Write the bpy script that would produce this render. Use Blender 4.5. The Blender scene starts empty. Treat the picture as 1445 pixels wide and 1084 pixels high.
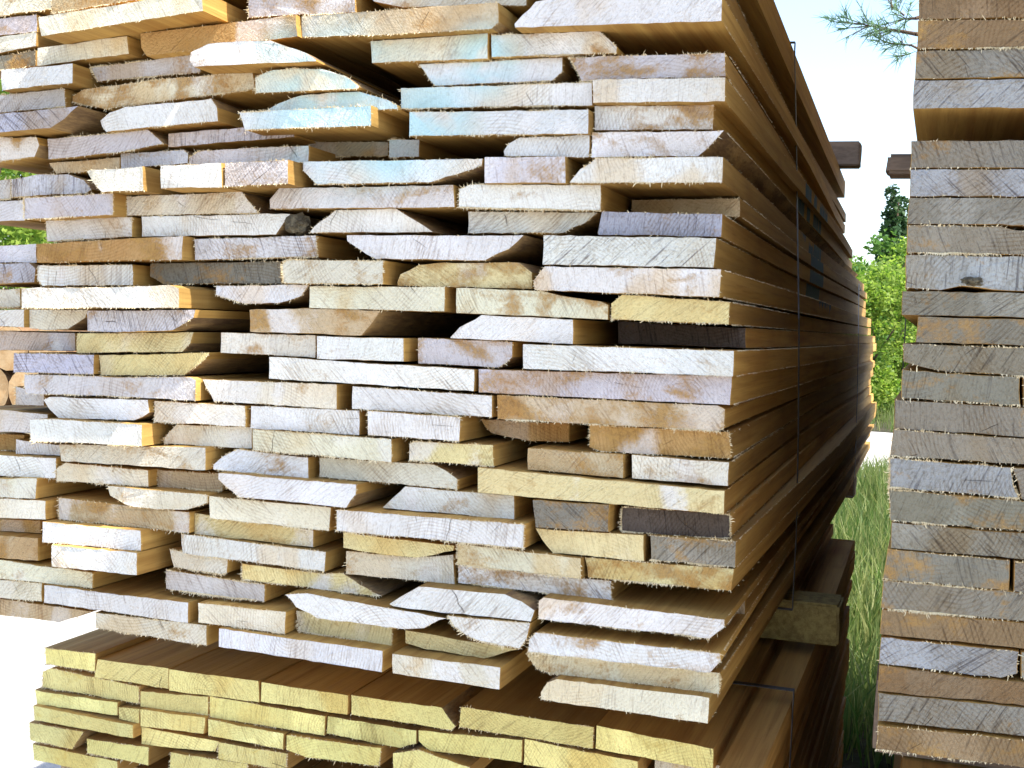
import bpy, bmesh, math, random
from mathutils import Vector, Matrix, noise
R = math.radians
random.seed(7)
sc = bpy.context.scene
C = sc.collection

# ------------------------------------------------------------------ camera
PW, PH, F = 1445.0, 1084.0, 1750.0
EYE = Vector((0.0, 0.0, 1.5))
ydir = Vector((598, 62, -F)).normalized()            # the packs' long direction, seen from the camera
xdir = Vector((5292, -302, F)); xdir = (xdir - ydir * xdir.dot(ydir)).normalized()
zdir = xdir.cross(ydir).normalized()
cam2w = Matrix((xdir, ydir, zdir))                   # rows: world axes in camera coordinates
cd = bpy.data.cameras.new('camera')
cam = bpy.data.objects.new('camera', cd); C.objects.link(cam)
cd.sensor_fit = 'HORIZONTAL'; cd.sensor_width = 36.0; cd.lens = F / PW * 36.0
cd.clip_start = 0.02; cd.clip_end = 2000
cam.matrix_world = Matrix.Translation(EYE) @ cam2w.to_4x4()
sc.camera = cam

# ------------------------------------------------------------------ light
SUN_AZ, SUN_EL = R(-9.5), R(57)                      # azimuth from +X, negative = towards the viewer's side
sun_dir = Vector((math.cos(SUN_AZ) * math.cos(SUN_EL), math.sin(SUN_AZ) * math.cos(SUN_EL), math.sin(SUN_EL)))
w = bpy.data.worlds.new('World'); sc.world = w; w.use_nodes = True
nt = w.node_tree; bg = nt.nodes['Background']
sky = nt.nodes.new('ShaderNodeTexSky'); sky.sky_type = 'NISHITA'; sky.sun_disc = False
sky.sun_elevation = SUN_EL; sky.sun_rotation = math.atan2(sun_dir.x, sun_dir.y)
sky.air_density = 1.0; sky.dust_density = 1.5; sky.ozone_density = 1.0
nt.links.new(sky.outputs[0], bg.inputs[0]); bg.inputs[1].default_value = 0.15
ld = bpy.data.lights.new('sun', 'SUN'); ld.energy = 4.0; ld.angle = R(0.5); ld.color = (1.0, 0.95, 0.86)
lo = bpy.data.objects.new('sun', ld); C.objects.link(lo)
lo.rotation_euler = (-sun_dir).to_track_quat('-Z', 'Y').to_euler()
sc.view_settings.view_transform = 'Standard'; sc.view_settings.look = 'None'
sc.view_settings.gamma = 1.0; sc.view_settings.use_curve_mapping = False
sc.view_settings.exposure = 1.52
sc.cycles.max_bounces = 7; sc.cycles.diffuse_bounces = 5; sc.cycles.glossy_bounces = 2; sc.cycles.transmission_bounces = 2; sc.cycles.caustics_reflective = False; sc.cycles.caustics_refractive = False

# ------------------------------------------------------------------ helpers
def ray(px, py):
    v = Vector((px - PW / 2, -(py - PH / 2), -F))
    return cam2w.transposed().to_4x4().to_3x3() @ v if False else Vector((v.dot(xdir), v.dot(ydir), v.dot(zdir)))
def on_y(px, py, Y):
    r = ray(px, py); return EYE + r * ((Y - EYE.y) / r.y)
def on_x(px, py, X):
    r = ray(px, py); return EYE + r * ((X - EYE.x) / r.x)
def on_z(px, py, Z):
    r = ray(px, py); return EYE + r * ((Z - EYE.z) / r.z)

def tag(o, label=None, cat=None, group=None, kind=None):
    if label: o['label'] = label
    if cat: o['category'] = cat
    if group: o['group'] = group
    if kind: o['kind'] = kind
    return o
def link(name, me, parent=None, loc=None):
    o = bpy.data.objects.new(name, me); C.objects.link(o)
    if loc is not None: o.location = loc
    if parent: o.parent = parent
    return o
def empty(name, loc):
    o = bpy.data.objects.new(name, None); C.objects.link(o); o.location = loc; o.empty_display_size = 0.1
    return o
def mesh(name, verts, faces, mats, mi=None, smooth=False):
    me = bpy.data.meshes.new(name); me.from_pydata(verts, [], faces)
    for m in mats: me.materials.append(m)
    if mi: me.polygons.foreach_set('material_index', mi)
    if smooth: me.polygons.foreach_set('use_smooth', [True] * len(me.polygons))
    me.update(); return me

# ------------------------------------------------------------------ materials
def newmat(name, rough=0.8):
    m = bpy.data.materials.new(name); m.use_nodes = True
    t = m.node_tree; b = t.nodes['Principled BSDF']; b.inputs['Roughness'].default_value = rough
    b.inputs['Specular IOR Level'].default_value = 0.25
    return m, t, b
def N(t, typ, **kw):
    n = t.nodes.new(typ)
    for k, v in kw.items():
        if k.startswith('i_'):
            key = k[2:]; n.inputs[int(key) if key.isdigit() else key.replace('_', ' ')].default_value = v
        else: setattr(n, k, v)
    return n
def mth(t, op, a, b=None, clamp=False):
    n = t.nodes.new('ShaderNodeMath'); n.operation = op; n.use_clamp = clamp
    for i, v in enumerate((a, b)):
        if v is None: continue
        if isinstance(v, (int, float)): n.inputs[i].default_value = v
        else: t.links.new(v, n.inputs[i])
    return n.outputs[0]
def mix(t, fac, a, b, mode='MIX'):
    n = t.nodes.new('ShaderNodeMix'); n.data_type = 'RGBA'; n.blend_type = mode
    for s, v in ((n.inputs[0], fac), (n.inputs[6], a), (n.inputs[7], b)):
        if isinstance(v, (int, float)): s.default_value = v
        elif isinstance(v, tuple): s.default_value = v if len(v) == 4 else (*v, 1)
        else: t.links.new(v, s)
    return n.outputs[2]
def ramp(t, fac, lo, hi, smooth=True):
    n = t.nodes.new('ShaderNodeMapRange'); n.interpolation_type = 'SMOOTHSTEP' if smooth else 'LINEAR'
    n.inputs[1].default_value = lo; n.inputs[2].default_value = hi
    t.links.new(fac, n.inputs[0]); return n.outputs[0]
def vmul(t, v, s):
    n = t.nodes.new('ShaderNodeVectorMath'); n.operation = 'MULTIPLY'; t.links.new(v, n.inputs[0]); n.inputs[1].default_value = s; return n.outputs[0]
def vadd(t, a, b):
    n = t.nodes.new('ShaderNodeVectorMath'); n.operation = 'ADD'; t.links.new(a, n.inputs[0])
    if isinstance(b, tuple): n.inputs[1].default_value = b
    else: t.links.new(b, n.inputs[1])
    return n.outputs[0]
def noi(t, v, scale, detail=3.0, rough=0.55, dist=0.0):
    n = t.nodes.new('ShaderNodeTexNoise'); n.inputs['Scale'].default_value = scale; n.inputs['Detail'].default_value = detail
    n.inputs['Roughness'].default_value = rough; n.inputs['Distortion'].default_value = dist; t.links.new(v, n.inputs['Vector']); return n.outputs[0]
def bump(t, b, h, strength, dist):
    n = t.nodes.new('ShaderNodeBump'); n.inputs['Strength'].default_value = strength; n.inputs['Distance'].default_value = dist
    t.links.new(h, n.inputs['Height']); t.links.new(n.outputs[0], b.inputs['Normal'])

SPRAY = []   # world centres of the turquoise spray mark, filled below
def end_grain(name, weathered=0.0, stain_col=(0.30, 0.165, 0.05), spray=False, bleach=None):
    m, t, b = newmat(name, 0.85)
    tc = t.nodes.new('ShaderNodeTexCoord'); oi = t.nodes.new('ShaderNodeObjectInfo'); geo = t.nodes.new('ShaderNodeNewGeometry')
    rnd = oi.outputs['Random']
    # a different place in the log for each board
    cx = t.nodes.new('ShaderNodeCombineXYZ')
    t.links.new(mth(t, 'MULTIPLY', rnd, 37.0), cx.inputs[0]); t.links.new(mth(t, 'MULTIPLY', rnd, 91.0), cx.inputs[1]); t.links.new(mth(t, 'MULTIPLY', rnd, 53.0), cx.inputs[2])
    oc = tc.outputs['Object']; pos = vadd(t, oc, cx.outputs[0])
    # growth rings round a pith somewhere outside the board
    wn = t.nodes.new('ShaderNodeTexWhiteNoise'); wn.noise_dimensions = '1D'; t.links.new(rnd, wn.inputs['W'])
    pc = t.nodes.new('ShaderNodeVectorMath'); pc.operation = 'SUBTRACT'; t.links.new(wn.outputs['Color'], pc.inputs[0]); pc.inputs[1].default_value = (0.5, 0.5, 0.5)
    pith = vmul(t, pc.outputs[0], (0.24, 0.0, 0.34))
    d = t.nodes.new('ShaderNodeVectorMath'); d.operation = 'SUBTRACT'; t.links.new(vmul(t, oc, (1, 0, 1)), d.inputs[0]); t.links.new(pith, d.inputs[1])
    ln = t.nodes.new('ShaderNodeVectorMath'); ln.operation = 'LENGTH'; t.links.new(d.outputs[0], ln.inputs[0])
    wob = noi(t, pos, 14, 2)
    rad = mth(t, 'ADD', mth(t, 'MULTIPLY', ln.outputs['Value'], 1500.0), mth(t, 'MULTIPLY', wob, 19.0))
    ring = ramp(t, mth(t, 'SINE', rad), -0.2, 1.0)
    ringamt = mth(t, 'MULTIPLY', ring, ramp(t, wob, 0.38, 0.62))
    # saw marks: one slanting direction per board
    vr = t.nodes.new('ShaderNodeVectorRotate'); vr.rotation_type = 'Y_AXIS'; t.links.new(pos, vr.inputs['Vector'])
    t.links.new(mth(t, 'ADD', mth(t, 'MULTIPLY', mth(t, 'FRACT', mth(t, 'MULTIPLY', rnd, 7.77)), 1.9), -0.95), vr.inputs['Angle'])
    saw = noi(t, vmul(t, vr.outputs[0], (420, 40, 22)), 1.0, 2, 0.6)
    fuzz = noi(t, vmul(t, vr.outputs[0], (1.0, 1.0, 0.45)), 620, 2, 0.7)
    blot = noi(t, vmul(t, pos, (1, 1, 1.6)), 19, 2, 0.5, 0.4)
    speck = noi(t, pos, 210, 2, 0.7)
    col = mix(t, mth(t, 'MULTIPLY', ringamt, 0.36 + 0.2 * weathered), oi.outputs['Color'], mix(t, 1.0, oi.outputs['Color'], (0.62, 0.50, 0.38), 'MULTIPLY'))
    sawm = ramp(t, saw, 0.52, 0.72)
    col = mix(t, mth(t, 'MULTIPLY', sawm, 0.32 + 0.5 * weathered), col, mix(t, 1.0, col, (0.42, 0.33, 0.30) if not weathered else (0.18, 0.16, 0.2), 'MULTIPLY'))
    # brown and orange heartwood / resin stain
    thr = mth(t, 'SUBTRACT', 0.80, mth(t, 'MULTIPLY', oi.outputs['Alpha'], 0.49))
    st = mth(t, 'MULTIPLY', mth(t, 'SUBTRACT', mth(t, 'ADD', blot, mth(t, 'MULTIPLY', mth(t, 'SUBTRACT', speck, 0.5), 0.30)), thr), 4.6, True)
    st = mth(t, 'MINIMUM', mth(t, 'MAXIMUM', st, 0.0), 0.85)
    col = mix(t, st, col, mix(t, ramp(t, speck, 0.35, 0.65), stain_col, (stain_col[0] * 1.5, stain_col[1] * 1.6, stain_col[2] * 1.6)))
    # heartwood / sapwood zones: golden on one side of the board, bleached on another
    zn = noi(t, vmul(t, pos, (1.0, 1.0, 0.55)), 13, 2, 0.45, 0.3)
    r2 = mth(t, 'FRACT', mth(t, 'MULTIPLY', rnd, 23.7)); r3 = mth(t, 'FRACT', mth(t, 'MULTIPLY', rnd, 57.1))
    zn = mth(t, 'ADD', zn, mth(t, 'MULTIPLY', mth(t, 'SUBTRACT', speck, 0.5), 0.10))
    col = mix(t, mth(t, 'MULTIPLY', ramp(t, zn, 0.50, 0.64), mth(t, 'MULTIPLY', r2, 0.75)), col, mix(t, 1.0, col, (0.90, 0.72, 0.48), 'MULTIPLY'))
    col = mix(t, mth(t, 'MULTIPLY', mth(t, 'SUBTRACT', 1.0, ramp(t, zn, 0.36, 0.47)), mth(t, 'MULTIPLY', r3, 0.8)), col, bleach if bleach else mix(t, 1.0, col, (1.35, 1.4, 1.5), 'MULTIPLY'))
    # grime: grey-brown smudges
    col = mix(t, mth(t, 'MULTIPLY', ramp(t, mth(t, 'ADD', mth(t, 'MULTIPLY', saw, 0.5), mth(t, 'MULTIPLY', wob, 0.5)), 0.53, 0.66), 0.35), col, mix(t, 1.0, col, (0.50, 0.43, 0.38), 'MULTIPLY'))
    # pale bloom and light value drift
    col = mix(t, mth(t, 'MULTIPLY', ramp(t, noi(t, pos, 9, 2), 0.42, 0.7), 0.6), col, mix(t, 1.0, col, (1.18, 1.2, 1.24), 'MULTIPLY'))
    col = mix(t, mth(t, 'MULTIPLY', ramp(t, fuzz, 0.48, 0.74), 0.34 + 0.25 * weathered), col, mix(t, 1.0, col, (0.5, 0.42, 0.33), 'MULTIPLY'))
    col = mix(t, mth(t, 'MULTIPLY', ramp(t, speck, 0.48, 0.68), 0.20 + 0.35 * weathered), col, mix(t, 1.0, col, (0.55, 0.46, 0.36), 'MULTIPLY'))
    # season checks: a few fine dark radial cracks
    ang = t.nodes.new('ShaderNodeSeparateXYZ'); t.links.new(d.outputs[0], ang.inputs[0])
    at = mth(t, 'ARCTAN2', ang.outputs[0], ang.outputs[2])
    cr = mth(t, 'ABSOLUTE', mth(t, 'SINE', mth(t, 'ADD', mth(t, 'MULTIPLY', at, 6.3), mth(t, 'ADD', mth(t, 'MULTIPLY', rnd, 60.0), mth(t, 'MULTIPLY', blot, 0.8)))))
    crm = mth(t, 'MULTIPLY', ramp(t, mth(t, 'MULTIPLY', cr, -1.0), -0.035, -0.005), ramp(t, wob, 0.60 - 0.1 * weathered, 0.66 - 0.1 * weathered))
    col = mix(t, mth(t, 'MULTIPLY', crm, 0.55), col, (0.10, 0.06, 0.04))
    if spray:
        tot = None
        for (c, r) in SPRAY:
            dv = t.nodes.new('ShaderNodeVectorMath'); dv.operation = 'DISTANCE'
            t.links.new(geo.outputs['Position'], dv.inputs[0]); dv.inputs[1].default_value = c
            k = mth(t, 'SUBTRACT', 1.0, ramp(t, dv.outputs['Value'], r * 0.2, r))
            tot = k if tot is None else mth(t, 'MAXIMUM', tot, k)
        tot = mth(t, 'MULTIPLY', tot, ramp(t, blot, 0.22, 0.55))
        col = mix(t, mth(t, 'MULTIPLY', tot, 0.68), col, (0.40, 0.69, 0.75))
    t.links.new(col, b.inputs['Base Color'])
    h = mth(t, 'ADD', mth(t, 'MULTIPLY', fuzz, 0.7), mth(t, 'ADD', mth(t, 'MULTIPLY', saw, 0.6), mth(t, 'MULTIPLY', speck, 0.8)))
    h = mth(t, 'SUBTRACT', h, mth(t, 'MULTIPLY', crm, 1.0))
    bump(t, b, h, 1.0, 0.0028)
    return m

PAINT = []   # (y0, y1, z0, z1) of the dark blue mark on the side of the main pack
def long_grain(name, c1, c2, paint=False):
    m, t, b = newmat(name, 0.75)
    tc = t.nodes.new('ShaderNodeTexCoord'); oi = t.nodes.new('ShaderNodeObjectInfo'); geo = t.nodes.new('ShaderNodeNewGeometry')
    rnd = oi.outputs['Random']
    cx = t.nodes.new('ShaderNodeCombineXYZ'); t.links.new(mth(t, 'MULTIPLY', rnd, 47.0), cx.inputs[0]); t.links.new(mth(t, 'MULTIPLY', rnd, 71.0), cx.inputs[1])
    pos = vadd(t, tc.outputs['Object'], cx.outputs[0])
    g = noi(t, vmul(t, pos, (60, 1.6, 60)), 1.0, 4, 0.6, 0.6)
    g2 = noi(t, vmul(t, pos, (300, 8, 300)), 1.0, 3, 0.6)
    saw = noi(t, vmul(t, pos, (6, 150, 6)), 1.0, 2, 0.6)
    col = mix(t, ramp(t, g, 0.3, 0.7), c1, c2)
    tint = mth(t, 'ADD', 0.72, mth(t, 'MULTIPLY', mth(t, 'FRACT', mth(t, 'MULTIPLY', rnd, 13.3)), 0.55))
    tn = t.nodes.new('ShaderNodeCombineXYZ')
    t.links.new(tint, tn.inputs[0]); t.links.new(mth(t, 'MULTIPLY', tint, 0.98), tn.inputs[1]); t.links.new(mth(t, 'MULTIPLY', tint, 0.95), tn.inputs[2])
    col = mix(t, 1.0, col, tn.outputs[0], 'MULTIPLY')
    col = mix(t, mth(t, 'MULTIPLY', ramp(t, g2, 0.5, 0.75), 0.35), col, mix(t, 1.0, col, (0.45, 0.36, 0.28), 'MULTIPLY'))
    col = mix(t, mth(t, 'MULTIPLY', ramp(t, noi(t, vmul(t, pos, (9, 2.5, 9)), 1.0, 3), 0.52, 0.7), 0.5), col, mix(t, 1.0, col, (0.62, 0.50, 0.42), 'MULTIPLY'))
    if paint:
        sp = t.nodes.new('ShaderNodeSeparateXYZ'); t.links.new(geo.outputs['Position'], sp.inputs[0])
        wv = noi(t, vmul(t, geo.outputs['Position'], (1, 55, 5)), 1.0, 3)
        yy = mth(t, 'ADD', sp.outputs[1], mth(t, 'MULTIPLY', mth(t, 'SUBTRACT', wv, 0.5), 0.02)); zz = mth(t, 'ADD', sp.outputs[2], mth(t, 'MULTIPLY', mth(t, 'SUBTRACT', wv, 0.5), 0.10))
        tot = None
        for (y0, y1, z0, z1) in PAINT:
            k = mth(t, 'MULTIPLY', mth(t, 'MULTIPLY', mth(t, 'GREATER_THAN', yy, y0), mth(t, 'LESS_THAN', yy, y1)),
                    mth(t, 'MULTIPLY', mth(t, 'GREATER_THAN', zz, z0), mth(t, 'LESS_THAN', zz, z1)))
            tot = k if tot is None else mth(t, 'MAXIMUM', tot, k)
        sn = t.nodes.new('ShaderNodeSeparateXYZ'); t.links.new(geo.outputs['True Normal'], sn.inputs[0])
        tot = mth(t, 'MULTIPLY', mth(t, 'MULTIPLY', tot, mth(t, 'GREATER_THAN', sn.outputs[0], 0.6)), ramp(t, wv, 0.25, 0.42))
        col = mix(t, mth(t, 'MULTIPLY', tot, 0.9), col, (0.015, 0.11, 0.22))
    t.links.new(col, b.inputs['Base Color'])
    bump(t, b, mth(t, 'ADD', g2, mth(t, 'ADD', g, mth(t, 'MULTIPLY', saw, 0.8))), 0.5, 0.0012)
    return m

def simple(name, c1, c2, scale, rough=0.8, bstr=0.5, bdist=0.002, stretch=(1, 1, 1)):
    m, t, b = newmat(name, rough)
    tc = t.nodes.new('ShaderNodeTexCoord'); oi = t.nodes.new('ShaderNodeObjectInfo')
    cx = t.nodes.new('ShaderNodeCombineXYZ'); t.links.new(mth(t, 'MULTIPLY', oi.outputs['Random'], 31.0), cx.inputs[0])
    p = vmul(t, vadd(t, tc.outputs['Object'], cx.outputs[0]), stretch)
    n1 = noi(t, p, scale, 5, 0.62); n2 = noi(t, p, scale * 7, 3, 0.6)
    t.links.new(mix(t, ramp(t, mth(t, 'ADD', mth(t, 'MULTIPLY', n1, 0.7), mth(t, 'MULTIPLY', n2, 0.3)), 0.36, 0.64), c1, c2), b.inputs['Base Color'])
    bump(t, b, mth(t, 'ADD', n1, mth(t, 'MULTIPLY', n2, 0.5)), bstr, bdist)
    return m
def leafmat(name, c1, c2, trans=0.35):
    m, t, b = newmat(name, 0.55)
    geo = t.nodes.new('ShaderNodeNewGeometry')
    t.links.new(mix(t, geo.outputs['Random Per Island'], c1, c2), b.inputs['Base Color'])
    tr = t.nodes.new('ShaderNodeBsdfTranslucent'); t.links.new(mix(t, geo.outputs['Random Per Island'], (c1[0] * 1.3, c1[1] * 1.4, c1[2]), (c2[0] * 1.3, c2[1] * 1.4, c2[2])), tr.inputs[0])
    ms = t.nodes.new('ShaderNodeMixShader'); ms.inputs[0].default_value = trans
    t.links.new(b.outputs[0], ms.inputs[1]); t.links.new(tr.outputs[0], ms.inputs[2])
    t.links.new(ms.outputs[0], t.nodes['Material Output'].inputs[0])
    return m

# ------------------------------------------------------------------ board outlines read from the photograph
TX = {'A': 0, 'B': 350, 'C': 700, 'D': 1045}; TY = {'0': 0, '1': 260, '2': 520, '3': 784}; TS = 400 / 1445.0
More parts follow.
